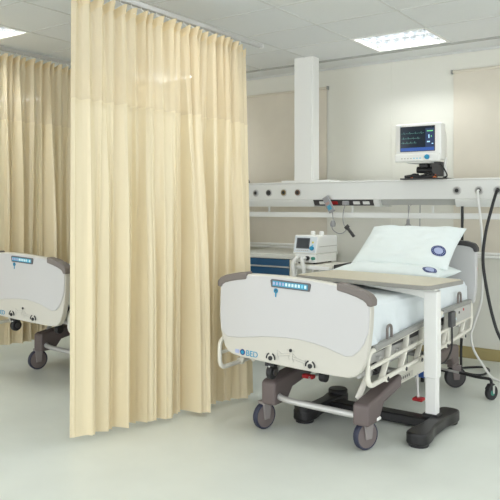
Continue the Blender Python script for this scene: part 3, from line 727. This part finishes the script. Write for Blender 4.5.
    B(MB().box(bx-.155, bx-.08, .33, .37, .275, .30), 'foot_pedal', 'red', bevel=.008, seg=3, label='red foot pedal')
    B(MB().box(bx+.325, bx+.39, .84, .90, .10, .12), 'foot_pedal', 'red', bevel=.008, seg=3, label='red foot pedal')
    B(MB().tube([(bx+.335, .90, .26), (bx+.35, .88, .115)], .009, 8), 'pedal_shaft', 'silver')
    B(MB().box(bx+.20, bx+.30, 1.14, 1.26, .17, .27), 'pump_cover', 'bluebox', bevel=.01)
    p = B(MB().box(bx+.35, bx+.395, .20, .25, .150, .17), 'brake_pedal', 'white', bevel=.01, seg=3)
    B(MB().box(bx+.36, bx+.385, .197, .201, .155, .165), 'pedal_mark', 'cyan', p, smooth=0)
    # long deck pan below the platform, seen between the rails
    return t, upper

bed, upper = build_bed((-1.947, 3.137, 0))
bed['label'] = 'white ended hospital bed with pillows and a table across it, right of the curtain'
names = {o.name for o in upper}
bed2 = bed.copy(); COL.objects.link(bed2)
for ch in kids(bed):
    c = ch.copy(); COL.objects.link(c); c.parent = bed2
    if ch.name in names: c.location = (.0, -.18, .032)
    for g_ in kids(ch):
        d = g_.copy(); COL.objects.link(d); d.parent = c
bed2.location = (-1.947-2.27, 3.137+.151, 0)
bed2['label'] = 'hospital bed half hidden at the left edge, behind the near curtain'

# ------------------------------------------------------------------ bedding
def bed_sheet(bx, by, dz, label):
    W, y0, y1, zt, zb = .392, .045, 1.772, .772, .56
    m = MB()
    # cross-section from right hem over the top to left hem; ends close downwards
    def fn(u, v):
        y = y0+(y1-y0)*v
        L = [(W+.004, zb), (W+.003, zb+.06), (W, zt-.06), (W-.012, zt-.02), (W-.045, zt), (0, zt+.006), (-W+.045, zt), (-W+.012, zt-.02), (-W, zt-.06), (-W-.003, zb+.06), (-W-.004, zb)]
        a = u*(len(L)-1); i = min(int(a), len(L)-2); f = a-i
        x = L[i][0]*(1-f)+L[i+1][0]*f; z = L[i][1]*(1-f)+L[i+1][1]*f
        e = min(v, 1-v)
        if e < .03: 
            k = 1-e/.03; z -= .03*k*k if z > zt-.05 else 0; x *= 1-.02*k*k
        side = max(0, (zt-z)/(zt-zb))
        n1 = noise.noise((x*5, y*6, z*3)); n2 = noise.noise((x*14+4, y*15+z*10, 3)); n3 = noise.noise((y*13+z*6, 7, z*1.5))
        z += .010*n1*(1-side)+.004*n2*(1-side)
        x += math.copysign(.010*n3*side+.004*n2*side+.024*side*max(0, math.sin(y*19+3*n1))*(1 if y < .6 else .35), x)
        if side > .98: z += .018*noise.noise((y*4, 1, x))
        return (x, y, z)
    m.grid(fn, 80, 150)
    # foot and head ends
    for y, vv in ((y0, 0), (y1, 1)):
        m.grid(lambda u, w: (lambda p: (p[0], p[1], p[2]*(1-w)+zb*w))(fn(.1+.8*u, vv)), 40, 8)
    for v in m.bm.verts: v.co += Vector((bx, by, dz))
    bmesh.ops.remove_doubles(m.bm, verts=m.bm.verts, dist=.0005)
    o = m.build('bed_sheet', 'sheet', smooth=60)
    return tag(o, label, 'bed sheet', 'white bed sheets')
bed_sheet(-1.947, 3.137, 0, 'white sheet drawn over the mattress of the bed with the table')
bed_sheet(-4.217, 3.108, .032, 'white sheet on the half hidden bed at the left edge')

def pillow(cx, cy, cz, w, h, th, pitch, roll, seed, label, emb):
    R = Matrix.Translation((cx, cy, cz)) @ Matrix.Rotation(roll, 4, 'Z') @ Matrix.Rotation(pitch, 4, 'X')
    def surf(a, c, side, lift=0):
        # a, c in -1..1
        fa = max(0, 1-abs(a)**3.6); fc = max(0, 1-abs(c)**3.6)
        tk = (fa*fc)**.55
        pinch = 1-.05*(1-abs(c)**2)*(abs(a)**3)
        pinch2 = 1-.06*(1-abs(a)**2)*(abs(c)**3)
        x = a*w/2*pinch; y = c*h/2*pinch2
        nz = noise.noise((a*1.6+seed, c*1.6, side))*.014+noise.noise((a*4+c*2+seed, c*5-a*2, side*3))*.008
        rad = math.hypot(a, c)
        wr = .006*math.sin(9*math.atan2(c, a)+3*nz*60)*max(0, rad-.55)*tk
        z = side*(th/2*tk)+(nz+wr)*min(1, tk*1.5)+side*lift
        return R @ Vector((x, y, z))
    t = thing('pillow', label, 'pillow', (cx, cy, cz-th/2), 'white pillows on the bed')
    m = MB(); n = 56
    for side in (1, -1):
        m.grid(lambda u, v: surf(math.sin((u-.5)*PI), math.sin((v-.5)*PI), side), n, n)
    bmesh.ops.remove_doubles(m.bm, verts=m.bm.verts, dist=.0008)
    m.build('pillow_case', 'pillow', t, smooth=75)
    ea, ec, rx, ry = emb
    def ring(r0, r1, lift): 
        def f(u, v):
            r = r0+(r1-r0)*v; a = 2*PI*u
            return surf(ea+rx*2/w*r*math.cos(a), ec+ry*2/h*r*math.sin(a), 1, lift)
        return f
    e = MB().grid(ring(.62, 1, .0022), 40, 3).build('printed_emblem', 'navy', t, smooth=60, label='navy oval ring print')
    MB().grid(ring(0.02, .62, .0018), 40, 4).build('emblem_centre', 'paleblue', e, smooth=60, label='pale blue centre')
    for k in range(18):
        a = 2*PI*k/18
        MB().grid(lambda u, v: surf(ea+rx*2/w*(.74+.12*v)*math.cos(a+.12*(u-.5)), ec+ry*2/h*(.74+.12*v)*math.sin(a+.12*(u-.5)), 1, .0034), 2, 1).build('emblem_stitch', 'paleblue', e, smooth=0)
    return t
pillow(-1.93, 4.50, .838, .78, .46, .115, 0, 0, 3.3, 'white pillow lying flat on the mattress, lower of the two', (.80, -.73, .05, .048))
pillow(-1.91, 4.67, .998, .72, .49, .15, math.radians(33), 0, 9.1, 'plump white pillow leaning on the headboard, upper of the two', (.76, -.42, .052, .05))

# ------------------------------------------------------------------ overbed table
t = thing('overbed_table', 'beige topped overbed table with white post and black base', 'table', (-1.42, 3.86, 0))
R = Matrix.Translation((-1.84, 3.99, 0)) @ Matrix.Rotation(math.radians(-7), 4, 'Z')
def rrect(x0, x1, y0, y1, r): return [(p.x, p.y) for p in fillet([(x0, y0, 0), (x1, y0, 0), (x1, y1, 0), (x0, y1, 0)], r, 5, True)]
MB().prism(rrect(-.485, .485, -.235, .235, .05), .818, .842, 'z', R).build('tabletop', 'edge', t, bevel=.004)
MB().prism(rrect(-.474, .474, -.224, .224, .045), .840, .8445, 'z', R).build('top_surface', 'laminate', t, bevel=.001, label='beige laminate surface')
MB().prism([(-1.40, .755), (-1.46, .752), (-1.50, .765), (-1.86, .806), (-1.95, .817), (-1.40, .817)], 3.825, 3.895, 'y').build('support_arm', 'white', t, bevel=.004)
MB().box(-1.468, -1.388, 3.822, 3.895, .295, .80).build('post_sleeve', 'white', t, bevel=.006)
MB().box(-1.462, -1.395, 3.829, 3.888, .07, .36).build('inner_post', 'white', t, bevel=.005)
MB().box(-1.475, -1.382, 3.815, 3.90, .06, .088).build('post_socket', 'black', t, bevel=.006)
def foot(x, y0, y1):
    f = MB(); pts = []
    w1, w2 = .062, .042
    o = fillet([(x-w1, y0, 0), (x+w1, y0, 0), (x+w1, y0+.11, 0), (x+w2, y0+.19, 0), (x+w2, y1-.19, 0), (x+w1, y1-.11, 0), (x+w1, y1, 0), (x-w1, y1, 0), (x-w1, y1-.11, 0), (x-w2, y1-.19, 0), (x-w2, y0+.19, 0), (x-w1, y0+.11, 0)], .055, 5, True)
    return f.prism([(p.x, p.y) for p in o], .012, .078, 'z')
for x, y0, y1 in ((-1.385, 3.475, 4.065), (-2.10, 3.475, 4.02)):
    fo = foot(x, y0, y1).build('base_foot', 'black', t, bevel=.012, seg=3)
    for y in (y0+.06, y1-.06):
        MB().lathe([(.054, 0), (.056, .01), (.056, .022), (0, .022)], (x, y, 0), (0, 0, 1), 24).build('glide', 'tyreblack', fo)
        if x < -2: MB().lathe([(.062, .07), (.062, .098), (.056, .106), (0, .106)], (x, y, 0), (0, 0, 1), 24).build('glide_cover', 'black', fo)
MB().box(-2.10, -1.385, 3.785, 3.88, .012, .066).build('cross_beam', 'black', t, bevel=.008)

# ------------------------------------------------------------------ wheeled stand at the right edge
t = thing('wheeled_stand', 'dark legged equipment stand on a small caster by the bed head', 'stand', (-1.312, 4.66, 0))
MB().tube(fillet([(-1.314, 4.652, .085), (-1.314, 4.652, .135), (-1.42, 4.68, .128), (-1.55, 4.72, .13)], .03, 5), .010, 10).build('leg', 'dark', t)
MB().tube([(-1.55, 4.72, .13), (-1.80, 4.80, .13)], .008, 10).build('leg_bar', 'silver', t)
MB().tube([(-1.80, 4.80, .13), (-1.86, 4.82, .06), (-1.86, 4.82, .0)], .014, 10).build('far_foot', 'dark', t)
A = Matrix.Translation((-1.312, 4.64, 0)) @ Matrix.Rotation(math.radians(-25), 4, 'Z')
w0 = A @ Vector((-.014, 0, .05)); w1 = A @ Vector((.014, 0, .05))
c_ = MB().lathe([(.034, -.014), (.05, -.011), (.05, .011), (.034, .014)], (w0+w1)/2, (w1-w0), 28).build('tyre', 'tyreblack', t)
MB().lathe([(0, -.016), (.012, -.016), (.035, -.01), (.035, .01), (.012, .016), (0, .016)], (w0+w1)/2, (w1-w0), 24).build('wheel_disc', 'green', c_)
MB().prism([(-.008, .045), (.008, .045), (.012, .1), (-.012, .1)], .017, .022, 'x', A).build('fork', 'chrome', c_)
MB().prism([(-.036, .05), (-.045, .08), (-.02, .108), (.02, .108), (.02, .1), (-.01, .098)], -.016, .016, 'x', A).build('wheel_guard', 'dark', c_, bevel=.003)

# ------------------------------------------------------------------ light, camera
w = bpy.data.worlds.new('World'); scene.world = w; w.use_nodes = True
nt = w.node_tree; bg = nt.nodes['Background']; bg.inputs[0].default_value = (.94, .968, 1, 1)
# added fill, not a window: world brighter behind the camera to model curtain folds
tc = nt.nodes.new('ShaderNodeTexCoord'); dp = nt.nodes.new('ShaderNodeVectorMath'); dp.operation = 'DOT_PRODUCT'
dp.inputs[1].default_value = Vector((-.12, -.93, .33)).normalized()
mr = nt.nodes.new('ShaderNodeMapRange'); mr.inputs['From Min'].default_value = -.2; mr.inputs['From Max'].default_value = 1.; mr.inputs['To Min'].default_value = 1.3; mr.inputs['To Max'].default_value = 2.8
nt.links.new(tc.outputs['Generated'], dp.inputs[0]); nt.links.new(dp.outputs['Value'], mr.inputs['Value']); nt.links.new(mr.outputs['Result'], bg.inputs[1])
cam = bpy.data.cameras.new('Camera'); co = bpy.data.objects.new('Camera', cam); COL.objects.link(co)
co.location = (0, 0, 1.30); co.rotation_euler = (PI/2, 0, math.radians(35.3))
cam.sensor_width = 36; cam.lens = 681/500*36; cam.shift_y = -(45/500)
cam.clip_start = .05; cam.clip_end = 60
scene.camera = co
vs = scene.view_settings
vs.view_transform = 'Standard'; vs.look = 'None'; vs.gamma = 1; vs.use_curve_mapping = False; vs.exposure = 0.10
scene.cycles.max_bounces = 10; scene.cycles.diffuse_bounces = 6; scene.cycles.transparent_max_bounces = 12
